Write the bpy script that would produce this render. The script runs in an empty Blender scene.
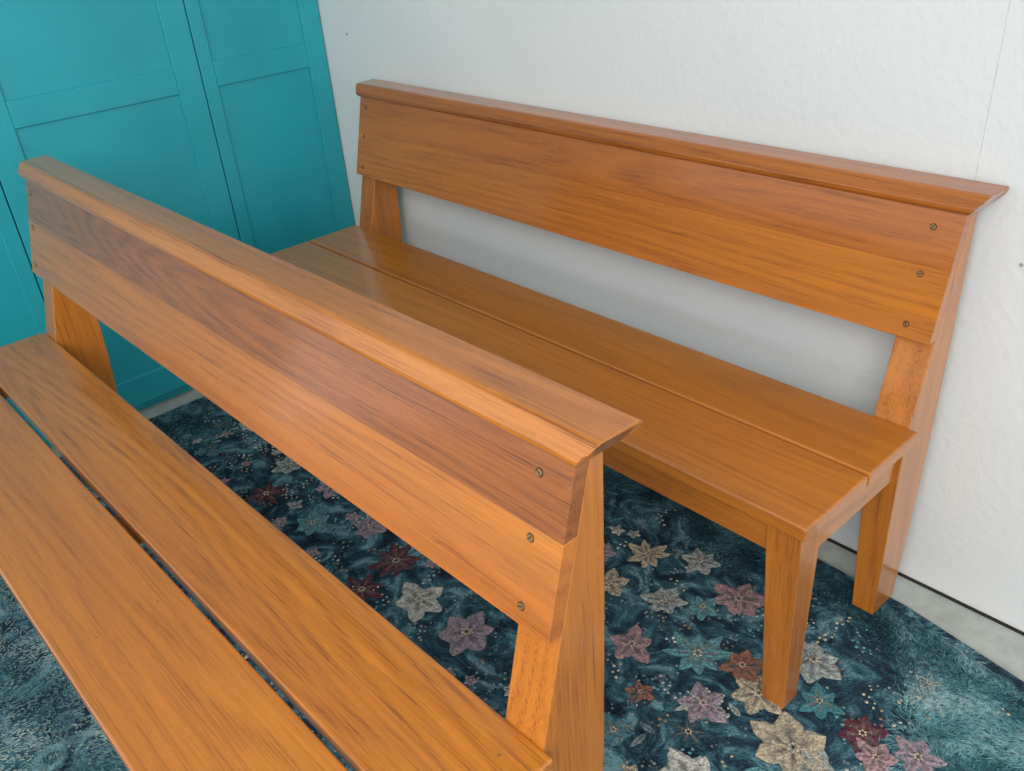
import bpy, bmesh, numpy as np, math, random
from mathutils import Matrix, Vector
random.seed(7); rng=np.random.default_rng(5)
scn=bpy.context.scene
COL=bpy.context.collection
# ---------------- camera -----------------
F,CX,CY,CZ,YAW,PIT,ROL=877.9,0.5161,-1.0063,1.3552,0.8685,-0.5243,-0.083
d=Vector((-math.sin(YAW)*math.cos(PIT),math.cos(YAW)*math.cos(PIT),math.sin(PIT)))
r0=d.cross(Vector((0,0,1))).normalized();u0=r0.cross(d)
r=math.cos(ROL)*r0+math.sin(ROL)*u0;u=-math.sin(ROL)*r0+math.cos(ROL)*u0
M=Matrix(((r.x,u.x,-d.x,CX),(r.y,u.y,-d.y,CY),(r.z,u.z,-d.z,CZ),(0,0,0,1)))
cam=bpy.data.cameras.new('camera');co=bpy.data.objects.new('camera',cam);COL.objects.link(co)
co.matrix_world=M;cam.sensor_width=36;cam.lens=F/1024*36;cam.clip_start=0.02;scn.camera=co
scn.view_settings.view_transform='Standard'
# ---------------- material helpers -----------------
def newmat(n):
    m=bpy.data.materials.new(n);m.use_nodes=True;nt=m.node_tree
    return m,nt,nt.nodes['Principled BSDF']
def N(nt,t,**k):
    n=nt.nodes.new(t)
    for a,b in k.items(): setattr(n,a,b)
    return n
def ramp(nt,stops,interp='LINEAR'):
    n=nt.nodes.new('ShaderNodeValToRGB');cr=n.color_ramp;cr.interpolation=interp
    cr.elements[0].position=stops[0][0];cr.elements[0].color=(*stops[0][1],1)
    cr.elements[1].position=stops[-1][0];cr.elements[1].color=(*stops[-1][1],1)
    for p,c in stops[1:-1]:
        e=cr.elements.new(p);e.color=(*c,1)
    return n
def mixc(nt,a,b,f,mode='MIX'):
    n=nt.nodes.new('ShaderNodeMix');n.data_type='RGBA';n.blend_type=mode
    for s,v in ((0,f),(6,a),(7,b)):
        if hasattr(v,'links') or hasattr(v,'is_output'): nt.links.new(v,n.inputs[s])
        else: n.inputs[s].default_value=v if s==0 else (*v,1)
    return n.outputs[2]
def wood(name,axis,seed,light=(.58,.19,.019),dark=(.20,.050,.008),rough=.21,strong=.5,rings=18):
    m,nt,b=newmat(name)
    tc=N(nt,'ShaderNodeTexCoord');mp=N(nt,'ShaderNodeMapping')
    mp.inputs['Location'].default_value=(seed*3.17,seed*1.71,seed*2.33)
    nt.links.new(tc.outputs['Object'],mp.inputs['Vector'])
    def st(along,across):
        s=N(nt,'ShaderNodeVectorMath',operation='MULTIPLY')
        v=[across]*3;v[axis]=along;s.inputs[1].default_value=v
        nt.links.new(mp.outputs['Vector'],s.inputs[0]);return s.outputs[0]
    def mul(s,k):
        x=N(nt,'ShaderNodeMath',operation='MULTIPLY');x.inputs[1].default_value=k;nt.links.new(s,x.inputs[0]);return x.outputs[0]
    def noise(vec,det=3,ro=.5,dist=0):
        n=N(nt,'ShaderNodeTexNoise');n.inputs['Scale'].default_value=1;n.inputs['Detail'].default_value=det;n.inputs['Roughness'].default_value=ro;n.inputs['Distortion'].default_value=dist
        nt.links.new(vec,n.inputs['Vector']);return n.outputs['Fac']
    n1=noise(st(.35,5),1.5)
    fr=N(nt,'ShaderNodeMath',operation='FRACT');nt.links.new(mul(n1,rings),fr.inputs[0])
    rr=ramp(nt,[(0,(1,1,1)),(.28,(.35,.35,.35)),(.6,(0,0,0)),(.88,(.7,.7,.7)),(1,(1,1,1))]);nt.links.new(fr.outputs[0],rr.inputs[0])
    r2=ramp(nt,[(.50,(0,0,0)),(.61,(1,1,1))]);nt.links.new(noise(st(8,560),3,.6),r2.inputs[0])
    r3=ramp(nt,[(.38,(0,0,0)),(.66,(1,1,1))]);nt.links.new(noise(st(.5,85),2),r3.inputs[0])
    r4=ramp(nt,[(.3,(1.06,1.10,1.14)),(.7,(.90,.85,.80))]);nt.links.new(noise(st(.8,6),1),r4.inputs[0])
    r5=ramp(nt,[(.60,(0,0,0)),(.72,(1,1,1))]);nt.links.new(noise(st(38,170),2,.5,.5),r5.inputs[0])
    mid=tuple((a*.5+c*.5) for a,c in zip(light,dark))
    c=mixc(nt,light,mid,mul(rr.outputs[0],strong*.9))
    c=mixc(nt,c,mid,mul(r3.outputs[0],strong*.8))
    po=N(nt,'ShaderNodeMath',operation='MULTIPLY_ADD');po.inputs[1].default_value=.7;po.inputs[2].default_value=.3;nt.links.new(rr.outputs[0],po.inputs[0])
    pm=N(nt,'ShaderNodeMath',operation='MULTIPLY');nt.links.new(r2.outputs[0],pm.inputs[0]);nt.links.new(po.outputs[0],pm.inputs[1])
    c=mixc(nt,c,dark,mul(pm.outputs[0],min(1,strong*1.4)))
    c=mixc(nt,c,tuple(min(1,x*1.3) for x in light),mul(r5.outputs[0],.25))
    c=mixc(nt,c,r4.outputs[0],1.0,'MULTIPLY')
    nt.links.new(c,b.inputs['Base Color'])
    b.inputs['Roughness'].default_value=rough+.15;b.inputs['Specular IOR Level'].default_value=.35
    b.inputs['Coat Weight'].default_value=.9;b.inputs['Coat Roughness'].default_value=rough-.07;b.inputs['Coat IOR'].default_value=1.5
    bp=N(nt,'ShaderNodeBump');bp.inputs['Strength'].default_value=.15;bp.inputs['Distance'].default_value=.002;bp.invert=True
    nt.links.new(r2.outputs[0],bp.inputs['Height']);nt.links.new(bp.outputs[0],b.inputs['Normal'])
    b2=N(nt,'ShaderNodeBump');b2.inputs['Strength'].default_value=.10;b2.inputs['Distance'].default_value=.004
    nt.links.new(noise(st(6,24),2),b2.inputs['Height']);nt.links.new(b2.outputs[0],b.inputs['Coat Normal'])
    return m
def plain(name,c,rough=.6,metal=0):
    m,nt,b=newmat(name)
    tc=N(nt,'ShaderNodeTexCoord');n=N(nt,'ShaderNodeTexNoise');n.inputs['Scale'].default_value=30
    nt.links.new(tc.outputs['Object'],n.inputs['Vector'])
    rr=ramp(nt,[(.3,tuple(x*.85 for x in c)),(.7,tuple(min(1,x*1.1) for x in c))]);nt.links.new(n.outputs['Fac'],rr.inputs[0])
    nt.links.new(rr.outputs[0],b.inputs['Base Color']);b.inputs['Roughness'].default_value=rough;b.inputs['Metallic'].default_value=metal
    return m
# ---------------- mesh helpers -----------------
def mkobj(name,verts,faces,mat,parent=None,bevel=0,smooth=False,seg=2):
    me=bpy.data.meshes.new(name);me.from_pydata([tuple(v) for v in verts],[],faces)
    bm=bmesh.new();bm.from_mesh(me);bmesh.ops.recalc_face_normals(bm,faces=bm.faces)
    if bevel:
        bmesh.ops.bevel(bm,geom=[e for e in bm.edges if len(e.link_faces)==2 and e.calc_face_angle(0)>.35],offset=bevel,segments=seg,affect='EDGES',profile=.5)
    bm.to_mesh(me);bm.free()
    if mat: me.materials.append(mat)
    o=bpy.data.objects.new(name,me);COL.objects.link(o)
    if parent:o.parent=parent
    if smooth:
        for p in me.polygons:p.use_smooth=True
    return o
def box(name,a,b,mat,parent=None,bevel=0.0,seg=2):
    x0,y0,z0=a;x1,y1,z1=b
    v=[(x0,y0,z0),(x1,y0,z0),(x1,y1,z0),(x0,y1,z0),(x0,y0,z1),(x1,y0,z1),(x1,y1,z1),(x0,y1,z1)]
    f=[(0,3,2,1),(4,5,6,7),(0,1,5,4),(1,2,6,5),(2,3,7,6),(3,0,4,7)]
    return mkobj(name,v,f,mat,parent,bevel,seg=seg)
def prism_x(name,prof,x0,x1,mat,parent=None,bevel=0,x0s=None,x1s=None,seg=2):
    n=len(prof);x0s=x0s or [0]*n;x1s=x1s or [0]*n
    v=[(x0+x0s[i],p[0],p[1]) for i,p in enumerate(prof)]+[(x1+x1s[i],p[0],p[1]) for i,p in enumerate(prof)]
    f=[tuple(range(n)),tuple(range(2*n-1,n-1,-1))]+[(i,(i+1)%n,n+(i+1)%n,n+i) for i in range(n)]
    return mkobj(name,v,f,mat,parent,bevel,seg=seg)
# ---------------- bench -----------------
L,D,ZS=1.794,.367,.45
SL,ZB,ZT=.2596,.6096,.8264
OB=.0174
def bench(name,seed,tones,gap):
    E=bpy.data.objects.new(name,None);COL.objects.link(E)
    S=seed
    wl=lambda n,ax,k,**kw:wood(name+'_'+n,ax,S+k,**kw)
    th=.027;yg=.193
    box('seat_plank_front',(-L,0,ZS-th),(0,yg-gap/2,ZS),wl('seat_a',0,1,**tones.get('sa',{})),E,.004,3)
    box('seat_plank_back',(-L,yg+gap/2,ZS-th),(0,D,ZS),wl('seat_b',0,2,**tones.get('sb',{})),E,.004,3)
    yf=lambda z:D+SL*(z-ZS)
    prof=[(.355,0),(.440,0),(.462,.2),(.474,.36),(.482,.60),(.486,ZT+.002),(yf(ZT),ZT+.002),(yf(ZS)-.0,ZS+.001),(D-.006,ZS-th),(.357,.30)]
    wd=[-(.046+.022*min(1,p[1]/.42)) for p in prof]
    wp=wl('post',2,3,**tones.get('po',{}))
    prism_x('post_right',prof,-OB,-OB,wp,E,.002,x0s=wd)
    prism_x('post_left',prof,-L+OB,-L+OB,wp,E,.002,x1s=[-w for w in wd])
    wf=wl('leg',2,4,**tones.get('po',{}))
    for nm,xo,s in (('front_leg_right',-OB,-1),('front_leg_left',-L+OB,1)):
        zt=ZS-th
        v=[]
        for z,w,ya,yb in ((0,.046,.029,.074),(zt,.066,.022,.088)):
            v+=[(xo,ya,z),(xo+s*w,ya,z),(xo+s*w,yb,z),(xo,yb,z)]
        f=[(0,1,2,3),(4,5,6,7),(0,1,5,4),(1,2,6,5),(2,3,7,6),(3,0,4,7)]
        mkobj(nm,v,f,wf,E,.002)
    PW=.060
    wa=wl('apron',0,5,**tones.get('po',{}));wy=wl('rail',1,6,**tones.get('po',{}))
    box('apron_front',(-L+OB+.058,.030,.345),(-OB-.058,.052,ZS-th),wa,E,.0015)
    box('apron_back',(-L+OB+PW,.300,.355),(-OB-PW,.322,ZS-th),wa,E,.0015)
    box('end_rail_right',(-OB-.034,.082,.338),(-OB-.008,.357,ZS-th),wy,E,.0015)
    box('end_rail_left',(-L+OB+.008,.082,.338),(-L+OB+.034,.357,ZS-th),wy,E,.0015)
    box('middle_batten',(-L/2-.03,.052,.385),(-L/2+.03,.300,ZS-th),wy,E,.0015)
    bt=.022
    def board(nm,z0,z1,mat):
        p=[(yf(z0)-bt,z0),(yf(z1)-bt,z1),(yf(z1)-.0005,z1),(yf(z0)-.0005,z0)]
        return prism_x(nm,p,-L+OB,-OB,mat,E,.0006,seg=1)
    zj=ZB+(ZT-ZB)*tones.get('joint',.57)
    board('backrest_board_lower',ZB,zj,wl('back_l',0,7,**tones.get('bl',{})))
    board('backrest_board_upper',zj,ZT,wl('back_u',0,8,**tones.get('bu',{})))
    cf=yf(ZT)-bt
    prof=[(cf-.003,ZT),(cf-.009,ZT+.006),(cf-.010,ZT+.014),(cf-.006,ZT+.019),(cf-.004,ZT+.022),(cf+.003,ZT+.032),(cf+.009,ZT+.0355),(cf+.066,ZT+.0365),(cf+.0715,ZT+.031),(cf+.0705,ZT+.022),(cf+.055,ZT+.006),(cf+.048,ZT)]
    over=[.003,.009,.012,.016,.022,.027,.029,.031,.031,.027,.012,.004]
    prism_x('cap_rail',prof,-L+OB,-OB,wl('cap',0,9,**tones.get('ca',{})),E,.0012,[-o*.7 for o in over],over,seg=1)
    sm=bpy.data.materials.get('aged_brass') or plain('aged_brass',(.34,.20,.08),.4,.6)
    dk=bpy.data.materials.get('screw_slot') or plain('screw_slot',(.03,.015,.006),.8)
    nrm=Vector((0,-1,SL)).normalized()
    bm=bmesh.new();bm2=bmesh.new();bm3=bmesh.new()
    for xs in (-OB-.048,-L+OB+.03):
        for t in (.13,.49,.89):
            z=ZT-(ZT-ZB)*t
            c0=Vector((xs,yf(z)-bt,z))+nrm*.0004
            rot=Vector((0,0,1)).rotation_difference(nrm).to_matrix().to_4x4()
            bmesh.ops.create_cone(bm3,cap_ends=True,segments=20,radius1=.0058,radius2=.0056,depth=.0006,matrix=Matrix.Translation(c0)@rot)
            bmesh.ops.create_cone(bm,cap_ends=True,segments=20,radius1=.0052,radius2=.0044,depth=.0016,matrix=Matrix.Translation(c0+nrm*.0004)@rot)
            bmesh.ops.create_cube(bm2,size=1,matrix=Matrix.Translation(c0+nrm*.0011)@rot@Matrix.Rotation(random.uniform(0,3),4,'Z')@Matrix.Diagonal((.0084,.0012,.0006,1)))
    for b_,nm,mt in ((bm,'screws',sm),(bm2,'screw_slots',dk),(bm3,'screw_recess',dk)):
        me=bpy.data.meshes.new(nm);b_.to_mesh(me);b_.free();me.materials.append(mt)
        o=bpy.data.objects.new(nm,me);COL.objects.link(o);o.parent=E
    bm=bmesh.new()
    for xs in (-.05,-.62,-1.2,-1.74):
        for ys in (.055,.15,.235,.325):
            bmesh.ops.create_cone(bm,cap_ends=True,segments=12,radius1=.0020,radius2=.0017,depth=.0008,matrix=Matrix.Translation((xs+random.uniform(-.004,.004),ys,ZS+.0003)))
    me=bpy.data.meshes.new('seat_nails');bm.to_mesh(me);bm.free();me.materials.append(sm)
    o=bpy.data.objects.new('seat_nails',me);COL.objects.link(o);o.parent=E
    return E
far=bench('wooden_bench',1.0,{'sa':dict(strong=.36,light=(.56,.18,.017)),'sb':dict(strong=.34),'bl':dict(strong=.46,light=(.56,.175,.017)),'bu':dict(strong=.5,light=(.52,.155,.016)),'ca':dict(light=(.46,.135,.015),strong=.6),'po':dict(strong=.5)},.006)
near=bench('wooden_bench.001',21.0,{'sa':dict(strong=.42),'sb':dict(strong=.55,rings=24),'bl':dict(strong=.48,light=(.58,.185,.019)),'bu':dict(light=(.39,.11,.015),dark=(.13,.032,.006),strong=.75,rings=30),'ca':dict(light=(.56,.185,.024),strong=.6),'po':dict(strong=.5)},.011)
near.location=(.0121,-.9257,0);near.rotation_euler=(0,0,.013)
# ---------------- room -----------------
W=.5182;XC=-2.05
def wallmat(name,spots=True):
    m,nt,b=newmat(name)
    tc=N(nt,'ShaderNodeTexCoord');n=N(nt,'ShaderNodeTexNoise');n.inputs['Scale'].default_value=1.6;n.inputs['Detail'].default_value=5
    nt.links.new(tc.outputs['Object'],n.inputs['Vector'])
    rr=ramp(nt,[(.3,(.68,.70,.70)),(.7,(.76,.77,.75))]);nt.links.new(n.outputs['Fac'],rr.inputs[0])
    v=N(nt,'ShaderNodeTexVoronoi');v.inputs['Scale'].default_value=5.5;nt.links.new(tc.outputs['Object'],v.inputs['Vector'])
    r2=ramp(nt,[(.018,(.2,.2,.19)),(.03,(1,1,1))]);nt.links.new(v.outputs['Distance'],r2.inputs[0])
    c=mixc(nt,rr.outputs[0],r2.outputs[0],.8 if spots else 0.,'MULTIPLY')
    nt.links.new(c,b.inputs['Base Color']);b.inputs['Roughness'].default_value=.75
    n2=N(nt,'ShaderNodeTexNoise');n2.inputs['Scale'].default_value=60;n2.inputs['Detail'].default_value=6;nt.links.new(tc.outputs['Object'],n2.inputs['Vector'])
    bp=N(nt,'ShaderNodeBump');bp.inputs['Strength'].default_value=.45;bp.inputs['Distance'].default_value=.0035
    nt.links.new(n2.outputs['Fac'],bp.inputs['Height']);nt.links.new(bp.outputs[0],b.inputs['Normal'])
    return m
wm=wallmat('painted_wall')
FZ=-.012
box('wall_back',(XC-.6,W,FZ),(2.6,W+.12,2.5),wm)
box('unseen_ceiling',(XC-.6,-1.7,2.5),(.9,W+.12,2.58),wallmat('ceiling_paint',False))  # ceiling out of view, added to darken reflections and leave side light
def floormat():
    m,nt,b=newmat('concrete_floor')
    tc=N(nt,'ShaderNodeTexCoord');n=N(nt,'ShaderNodeTexNoise');n.inputs['Scale'].default_value=14;n.inputs['Detail'].default_value=9;n.inputs['Roughness'].default_value=.65
    nt.links.new(tc.outputs['Object'],n.inputs['Vector'])
    rr=ramp(nt,[(.3,(.33,.36,.33)),(.7,(.52,.55,.51))]);nt.links.new(n.outputs['Fac'],rr.inputs[0])
    nt.links.new(rr.outputs[0],b.inputs['Base Color']);b.inputs['Roughness'].default_value=.7
    return m
box('floor',(XC-.6,-3.4,FZ-.1),(2.6,W+.12,FZ),floormat())
box('shadow_gap_back',(XC+.02,W-.004,FZ),(2.6,W,-.006),plain('dark_gap',(.02,.018,.015),.9))  # dark strip standing in for the shadow gap at the wall foot
box('trim_1',(-.045,W-.0004,FZ),(-.0435,W,2.5),plain('wall_joint',(.62,.63,.61),.8))
def tealmat():
    m,nt,b=newmat('teal_paint')
    tc=N(nt,'ShaderNodeTexCoord');n=N(nt,'ShaderNodeTexNoise');n.inputs['Scale'].default_value=3;n.inputs['Detail'].default_value=5
    nt.links.new(tc.outputs['Object'],n.inputs['Vector'])
    rr=ramp(nt,[(.3,(.013,.31,.37)),(.7,(.020,.38,.44))]);nt.links.new(n.outputs['Fac'],rr.inputs[0])
    nt.links.new(rr.outputs[0],b.inputs['Base Color']);b.inputs['Roughness'].default_value=.4
    n2=N(nt,'ShaderNodeTexNoise');n2.inputs['Scale'].default_value=180;nt.links.new(tc.outputs['Object'],n2.inputs['Vector'])
    bp=N(nt,'ShaderNodeBump');bp.inputs['Strength'].default_value=.2;bp.inputs['Distance'].default_value=.001
    nt.links.new(n2.outputs['Fac'],bp.inputs['Height']);nt.links.new(bp.outputs[0],b.inputs['Normal'])
    return m
tm=tealmat()
CL=bpy.data.objects.new('closet_wardrobe',None);COL.objects.link(CL)
def door(nm,y0,y1,zr,x=XC,sa=.075,sb=.075):
    g=.0015;y0+=g;y1-=g;t=.022;z0=.02;z1=2.15
    box(nm+'_panel',(x-t,y0+sa,z0),(x-.007,y1-sb,z1),tm,CL)
    box(nm+'_stile_a',(x-t,y0,z0),(x,y0+sa,z1),tm,CL,.0025)
    box(nm+'_stile_b',(x-t,y1-sb,z0),(x,y1,z1),tm,CL,.0025)
    for i,(a,b) in enumerate(((z0,z0+.09),zr,(z1-.09,z1))):
        box(nm+'_rail_%d'%(i+1),(x-t,y0+sa,a),(x-.0005,y1-sb,b),tm,CL,.0025)
for i,(a,b,p,q_) in enumerate(((.095,.516,.042,.066),(-.505,.095,.075,.075),(-.93,-.505,.066,.042),(-1.53,-.93,.075,.075))):
    door('leaf_%d'%(i+1),a,b,(.885,.955),sa=p,sb=q_)
box('carcass',(XC-.5,-1.54,FZ),(XC-.024,.516,2.2),tm,CL)
# ---------------- rug -----------------
def rugmat():
    m,nt,b=newmat('rug_pile')
    tc=N(nt,'ShaderNodeTexCoord');P=tc.outputs['Object']
    n=N(nt,'ShaderNodeTexNoise');n.inputs['Scale'].default_value=11;n.inputs['Detail'].default_value=9;n.inputs['Roughness'].default_value=.65;n.inputs['Distortion'].default_value=1.8
    nt.links.new(P,n.inputs['Vector'])
    rr=ramp(nt,[(.35,(.007,.016,.028)),(.46,(.018,.048,.075)),(.55,(.05,.14,.18)),(.65,(.19,.35,.39))]);nt.links.new(n.outputs['Fac'],rr.inputs[0])
    v=N(nt,'ShaderNodeTexVoronoi');v.inputs['Scale'].default_value=85;nt.links.new(P,v.inputs['Vector'])
    r2=ramp(nt,[(.20,(1,1,1)),(.28,(0,0,0))]);nt.links.new(v.outputs['Distance'],r2.inputs[0])
    n3=N(nt,'ShaderNodeTexNoise');n3.inputs['Scale'].default_value=11;nt.links.new(P,n3.inputs['Vector'])
    r3=ramp(nt,[(.50,(0,0,0)),(.56,(1,1,1))]);nt.links.new(n3.outputs['Fac'],r3.inputs[0])
    k=N(nt,'ShaderNodeMath',operation='MULTIPLY');nt.links.new(r2.outputs[0],k.inputs[0]);nt.links.new(r3.outputs[0],k.inputs[1])
    c=mixc(nt,rr.outputs[0],(.30,.36,.33),k.outputs[0])
    nt.links.new(c,b.inputs['Base Color']);b.inputs['Roughness'].default_value=.9
    b.inputs['Specular IOR Level'].default_value=.2
    n4=N(nt,'ShaderNodeTexNoise');n4.inputs['Scale'].default_value=260;nt.links.new(P,n4.inputs['Vector'])
    bp=N(nt,'ShaderNodeBump');bp.inputs['Strength'].default_value=.8;bp.inputs['Distance'].default_value=.006
    nt.links.new(n4.outputs['Fac'],bp.inputs['Height']);nt.links.new(bp.outputs[0],b.inputs['Normal'])
    return m
def attrmat(name,rough=.85,scale=220,amt=.5,brk=0):
    m,nt,b=newmat(name)
    a=N(nt,'ShaderNodeAttribute');a.attribute_name='Col'
    tc=N(nt,'ShaderNodeTexCoord');n=N(nt,'ShaderNodeTexNoise');n.inputs['Scale'].default_value=scale;nt.links.new(tc.outputs['Object'],n.inputs['Vector'])
    rr=ramp(nt,[(.3,(1-amt,)*3),(.7,(1+amt*.5,)*3)]);nt.links.new(n.outputs['Fac'],rr.inputs[0])
    c=mixc(nt,a.outputs['Color'],rr.outputs[0],1.0,'MULTIPLY')
    if brk:
        n2=N(nt,'ShaderNodeTexNoise');n2.inputs['Scale'].default_value=75;n2.inputs['Detail'].default_value=4;n2.inputs['Roughness'].default_value=.7;nt.links.new(tc.outputs['Object'],n2.inputs['Vector'])
        r2=ramp(nt,[(.50,(0,0,0)),(.62,(brk,)*3)]);nt.links.new(n2.outputs['Fac'],r2.inputs[0])
        c=mixc(nt,c,(.07,.09,.10),r2.outputs[0])
        bp=N(nt,'ShaderNodeBump');bp.inputs['Strength'].default_value=.7;bp.inputs['Distance'].default_value=.004
        nt.links.new(n.outputs['Fac'],bp.inputs['Height']);nt.links.new(bp.outputs[0],b.inputs['Normal'])
    nt.links.new(c,b.inputs['Base Color']);b.inputs['Roughness'].default_value=rough;b.inputs['Specular IOR Level'].default_value=.25
    return m
def colmesh(name,V,Fc,C,mat,parent,smooth=False):
    me=bpy.data.meshes.new(name);me.from_pydata(V,[],Fc)
    at=me.color_attributes.new('Col','FLOAT_COLOR','POINT')
    arr=np.ones((len(V),4),dtype=np.float32);arr[:,:3]=np.array(C,dtype=np.float32);at.data.foreach_set('color',arr.ravel())
    me.materials.append(mat);o=bpy.data.objects.new(name,me);COL.objects.link(o);o.parent=parent
    return o
RUG=bpy.data.objects.new('floral_rug',None);COL.objects.link(RUG)
RX0,RX1,RY0,RY1=-1.98,.75,-1.75,.44
poly=[(RX0,RY0),(RX1,RY0),(RX1,.31),(.02,.428),(-.3,RY1),(RX0,RY1)]
n_=len(poly)
mkobj('pile',[(x,y,FZ) for x,y in poly]+[(x,y,-.0005) for x,y in poly],[tuple(range(n_-1,-1,-1)),tuple(range(n_,2*n_))]+[(i,(i+1)%n_,n_+(i+1)%n_,n_+i) for i in range(n_)],rugmat(),RUG,.003)
yedge=lambda x:np.where(x>.02,.428-(x-.02)*.162,.43)-.022
CR=(.54,.45,.31);WH=(.62,.59,.52);PK=(.44,.27,.28);MV=(.38,.29,.33);MR=(.12,.03,.045);TL=(.06,.22,.27);PG=(.40,.43,.40);OR=(.32,.14,.09);NV=(.02,.07,.10);TQ=(.12,.32,.36)
FV=[];FF=[];FC=[]
def petal(cx,cy,ang,ln,wd,col,z,inner):
    n=9;base=len(FV)
    ca,sa=math.cos(ang),math.sin(ang)
    def add(u_,v_,h,c):
        FV.append((cx+ca*u_-sa*v_,cy+sa*u_+ca*v_,z+h));FC.append(c)
    ph=random.uniform(0,6)
    pts=[]
    for i in range(n+1):
        t=i/n
        w=wd*.5*(math.sin(math.pi*t**.8)**.7 if 0<t<1 else .06)*(1+.10*math.sin(i*1.7+ph))
        pts.append((t*ln+ln*.04,w))
    for t,(pu,w) in enumerate(pts):
        k=t/n
        edge=tuple(a*(.55+.35*k) for a in col)
        mid=tuple(a*(1-k)*.8+b*k*.9 for a,b in zip(inner,col)) if k<.6 else col
        add(pu,-w,0,edge);add(pu,-w*.45,.0022,col);add(pu,0,.0010,mid);add(pu,w*.45,.0022,col);add(pu,w,0,edge)
    for i in range(n):
        for j in range(4):
            a=base+i*5+j;FF.append((a,a+1,a+6,a+5))
def disc(cx,cy,rad,col,z,h=.004):
    base=len(FV);FV.append((cx,cy,z+h));FC.append(tuple(min(1,c*1.2) for c in col));k=10
    for i in range(k):
        a=2*math.pi*i/k;FV.append((cx+rad*math.cos(a),cy+rad*math.sin(a),z));FC.append(col)
    for i in range(k):FF.append((base,base+1+i,base+1+(i+1)%k))
def flower(x,y,R,col,np_=6,inner=None,cen=None,pointy=.55,z=None):
    inner=inner or tuple(c*.35 for c in col);cen=cen or CR
    z=.0008+random.uniform(0,.0012) if z is None else z
    a0=random.uniform(0,6)
    for i in range(np_):
        petal(x,y,a0+2*math.pi*i/np_+random.uniform(-.18,.18),R*random.uniform(.78,1.12),R*pointy*random.uniform(.85,1.15),col,z+.0003*(i%2),inner)
    for i in range(6):
        a=i*1.05;disc(x+R*.12*math.cos(a),y+R*.12*math.sin(a),R*.05,cen,z+.0025,.002)
def leafspray(x,y,ang,n,col,R=.035):
    for i in range(n):
        t=i*.018;s=1 if i%2 else -1
        petal(x+math.cos(ang)*t,y+math.sin(ang)*t,ang+s*.75,R,R*.38,col,.0012,tuple(c*.5 for c in col))
def sprig(x,y,ang,n,col):
    for i in range(n):
        t=.006+i*.008;a=ang+.35*math.sin(i*.5)
        s=(1 if i%2 else -1)*.005
        disc(x+math.cos(a)*t-math.sin(a)*s,y+math.sin(a)*t+math.cos(a)*s,random.uniform(.0022,.004),col,.0015,.002)
fl=[(-1.03,-.19,.045,MV,6),(-.88,-.22,.058,MR,8),(-.74,-.26,.062,WH,5),(-.59,-.25,.068,MV,6),(-.86,-.33,.05,MR,7),
(-.47,.19,.05,CR,7),(-.35,.10,.045,PG,6),(-.32,-.04,.05,PK,5),(-.47,.06,.045,CR,5),(-.37,.25,.04,PG,6),(-.24,.21,.058,PK,6),
(-.21,.03,.06,TQ,8),(-.13,.065,.045,OR,6),(-.13,-.06,.05,MV,5),(.04,-.03,.072,CR,6),(-.04,.17,.055,PG,6),(.11,.08,.045,MR,6),(.15,.05,.04,PK,6),(.20,.10,.045,MV,6),
(-.23,-.12,.028,OR,5),(-.21,-.22,.04,TL,6),(-.11,-.13,.04,NV,7),(-1.70,-.16,.04,WH,6),(-1.42,-.19,.045,PG,6),(-1.55,-.12,.04,CR,6),(-1.25,-.16,.05,MV,6),
(-1.15,-.28,.05,TQ,6),(-1.35,-.30,.05,MR,7),(-.28,.14,.035,TQ,5),(-.42,-.07,.045,TL,6),(-.55,.12,.04,MV,5),(-.60,-.05,.05,TL,6),(-.07,.03,.05,CR,6),
(.02,.09,.04,TL,6),(.09,-.04,.04,PG,6),(-.30,-.30,.05,PK,6),(-.05,-.20,.06,WH,6),(.10,-.20,.05,MV,6),(-.68,.04,.05,PK,6),(-.85,.02,.05,CR,6),(-1.05,.02,.05,WH,6),(.02,-.35,.06,TL,7)]
for x,y,R,c,n in fl: flower(x,y,R*1.02,c,n,inner=(.14,.07,.08) if c not in (MR,NV,TL,TQ) else (.3,.22,.15),pointy=.70 if n<=6 else .46)
# small filler blossoms
for i in range(400):
    if len(fl)>130: break
    x=random.uniform(-1.85,.20);y=random.uniform(-.62,.27);R=random.uniform(.014,.026)
    if all((x-a)**2+(y-b)**2>(R+r_+.004)**2 for a,b,r_,_,_ in fl):
        c=random.choice([PK,MV,CR,PG,TQ,WH,MV]);n=random.choice([5,5,6]);flower(x,y,R,c,n,inner=(.14,.07,.08),pointy=.72);fl.append((x,y,R,c,n))
for i in range(110):
    x=random.uniform(-1.85,.22);y=random.uniform(-.62,.27)
    if all((x-a)**2+(y-b)**2>(R+.006)**2 for a,b,R,_,_ in fl): leafspray(x,y,random.uniform(0,6.3),random.randint(3,7),random.choice([TL,NV,TQ,TL,PG,(.03,.12,.15),(.20,.26,.26)]),random.uniform(.022,.042))
for i in range(420):
    x=random.uniform(-1.85,.25);y=random.uniform(-.65,.29)
    if all((x-a)**2+(y-b)**2>(R*.8)**2 for a,b,R,_,_ in fl): sprig(x,y,random.uniform(0,6.3),random.randint(4,9),random.choice([CR,PG,(.25,.14,.12),TQ,WH,(.30,.22,.12)]))
colmesh('flower_motifs',FV,FF,FC,attrmat('rug_motif_wool',brk=.6),RUG)
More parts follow.
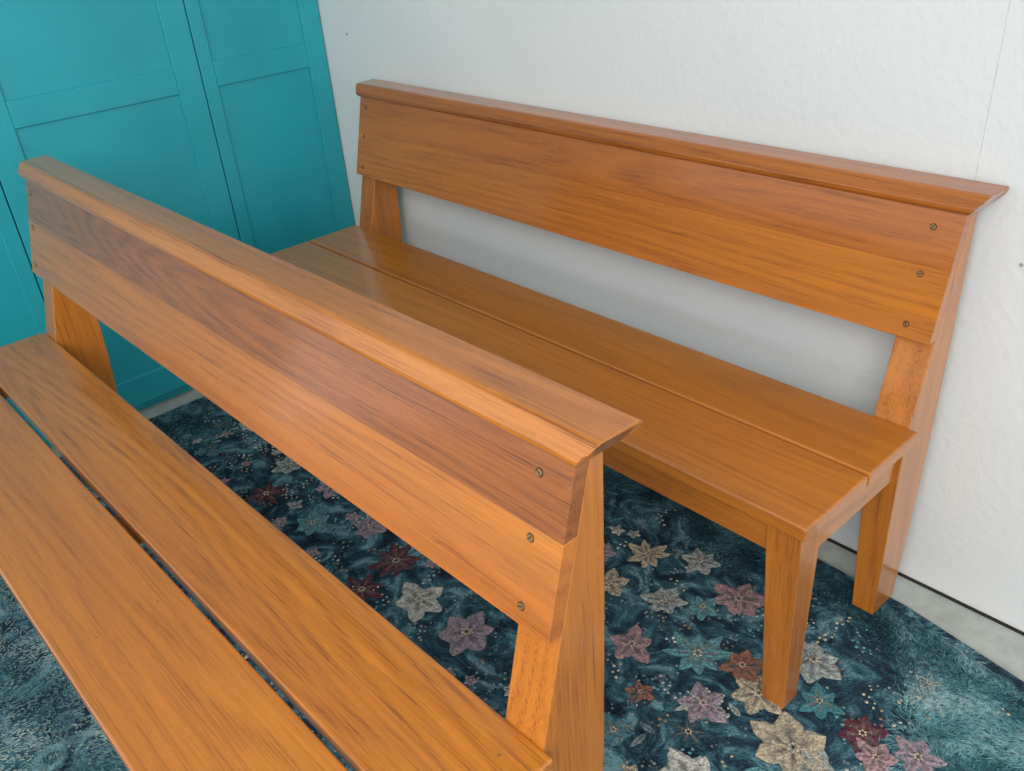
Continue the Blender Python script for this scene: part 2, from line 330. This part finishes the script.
def shag(name,n,region,ln,wdt,pal,flat,seed,dens=None,jit=.16,sc=1.0):
    g=np.random.default_rng(seed)
    x=g.uniform(region[0],region[1],n);y=g.uniform(region[2],region[3],n)
    k=y<yedge(x)
    if dens is not None: k&=g.uniform(0,1,n)<dens(x,y)
    x=x[k];y=y[k];n=len(x)
    th=-.9+1.1*np.sin(x*9+2*np.sin(y*7))+.9*np.sin(y*13+x*4)+g.normal(0,.3,n)
    l=ln*g.uniform(.5,1.2,n);w=wdt*g.uniform(.6,1.3,n)
    X=x*sc;Y=y*sc
    tone=.5+.5*np.sin(X*23+3*np.sin(Y*17))*np.cos(Y*19+2*np.sin(X*11));tone=tone*.75+.12+.13*np.sin(X*61+2*np.sin(Y*47))*np.cos(Y*53)
    tone=np.clip(tone+g.normal(0,jit,n),0,1)
    pal=np.array(pal);idx=tone*(len(pal)-1);i0=np.floor(idx).astype(int);i1=np.minimum(i0+1,len(pal)-1);f=(idx-i0)[:,None]
    c=pal[i0]*(1-f)+pal[i1]*f
    dx,dy=np.cos(th),np.sin(th);px,py=-dy,dx
    bend=g.normal(0,.35,n)
    V=np.zeros((n,7,3));Cc=np.zeros((n,7,3))
    up=[0,.55,.85,.8*1]
    for s in range(4):
        t=s/3;cx=x+dx*l*t*flat+px*bend*l*t*t;cy=y+dy*l*t*flat+py*bend*l*t*t
        cz=-.001+l*up[s]*(1-flat)*(.9)+.0006*s
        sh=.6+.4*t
        if s<3:
            ww=w*(1-.25*t)
            V[:,2*s]=np.stack([cx-px*ww/2,cy-py*ww/2,cz],1);V[:,2*s+1]=np.stack([cx+px*ww/2,cy+py*ww/2,cz],1)
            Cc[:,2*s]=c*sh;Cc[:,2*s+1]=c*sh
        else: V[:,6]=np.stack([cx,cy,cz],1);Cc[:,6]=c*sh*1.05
    b=(np.arange(n)*7)[:,None]
    q=np.concatenate([b+np.array([0,1,3,2]),b+np.array([2,3,5,4])]);t3=b+np.array([4,5,6])
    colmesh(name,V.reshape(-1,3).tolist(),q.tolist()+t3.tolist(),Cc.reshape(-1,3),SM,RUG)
SM=attrmat('rug_shag_wool',.7,90,.3)
sea=[(.03,.11,.13),(.07,.21,.25),(.15,.34,.38),(.27,.47,.50),(.40,.58,.58)]
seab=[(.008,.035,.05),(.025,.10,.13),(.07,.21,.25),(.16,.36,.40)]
deep=[(.005,.015,.025),(.014,.042,.062),(.04,.12,.15),(.13,.30,.34)]
pale=[(.06,.17,.19),(.14,.29,.30),(.28,.42,.41),(.44,.56,.52)]
wob=lambda x,y:.03*np.sin(x*14)+.02*np.sin(y*21+x*5)
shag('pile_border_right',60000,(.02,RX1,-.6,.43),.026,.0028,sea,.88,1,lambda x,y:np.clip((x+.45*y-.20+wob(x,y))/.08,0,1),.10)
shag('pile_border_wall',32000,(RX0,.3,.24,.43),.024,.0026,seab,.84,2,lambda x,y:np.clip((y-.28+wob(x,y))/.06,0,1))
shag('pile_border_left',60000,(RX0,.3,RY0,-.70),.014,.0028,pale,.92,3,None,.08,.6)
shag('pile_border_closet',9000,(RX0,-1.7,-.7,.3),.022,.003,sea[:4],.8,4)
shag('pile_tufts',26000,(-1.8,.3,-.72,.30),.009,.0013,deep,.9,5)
# ---------------- light -----------------
w=bpy.data.worlds.new('world');scn.world=w;w.use_nodes=True
w.node_tree.nodes['Background'].inputs[0].default_value=(.89,.945,1,1);w.node_tree.nodes['Background'].inputs[1].default_value=1.18
def area(nm,loc,tgt,sx,sy,e,c):
    l=bpy.data.lights.new(nm,'AREA');l.shape='RECTANGLE';l.size=sx;l.size_y=sy;l.energy=e;l.color=c
    o=bpy.data.objects.new(nm,l);COL.objects.link(o);o.location=loc
    o.rotation_euler=(Vector(tgt)-Vector(loc)).to_track_quat('-Z','Y').to_euler()
area('daylight_opening',(1.3,-2.6,2.4),(-.6,0,.3),2.2,1.6,80,(1,.975,.93))
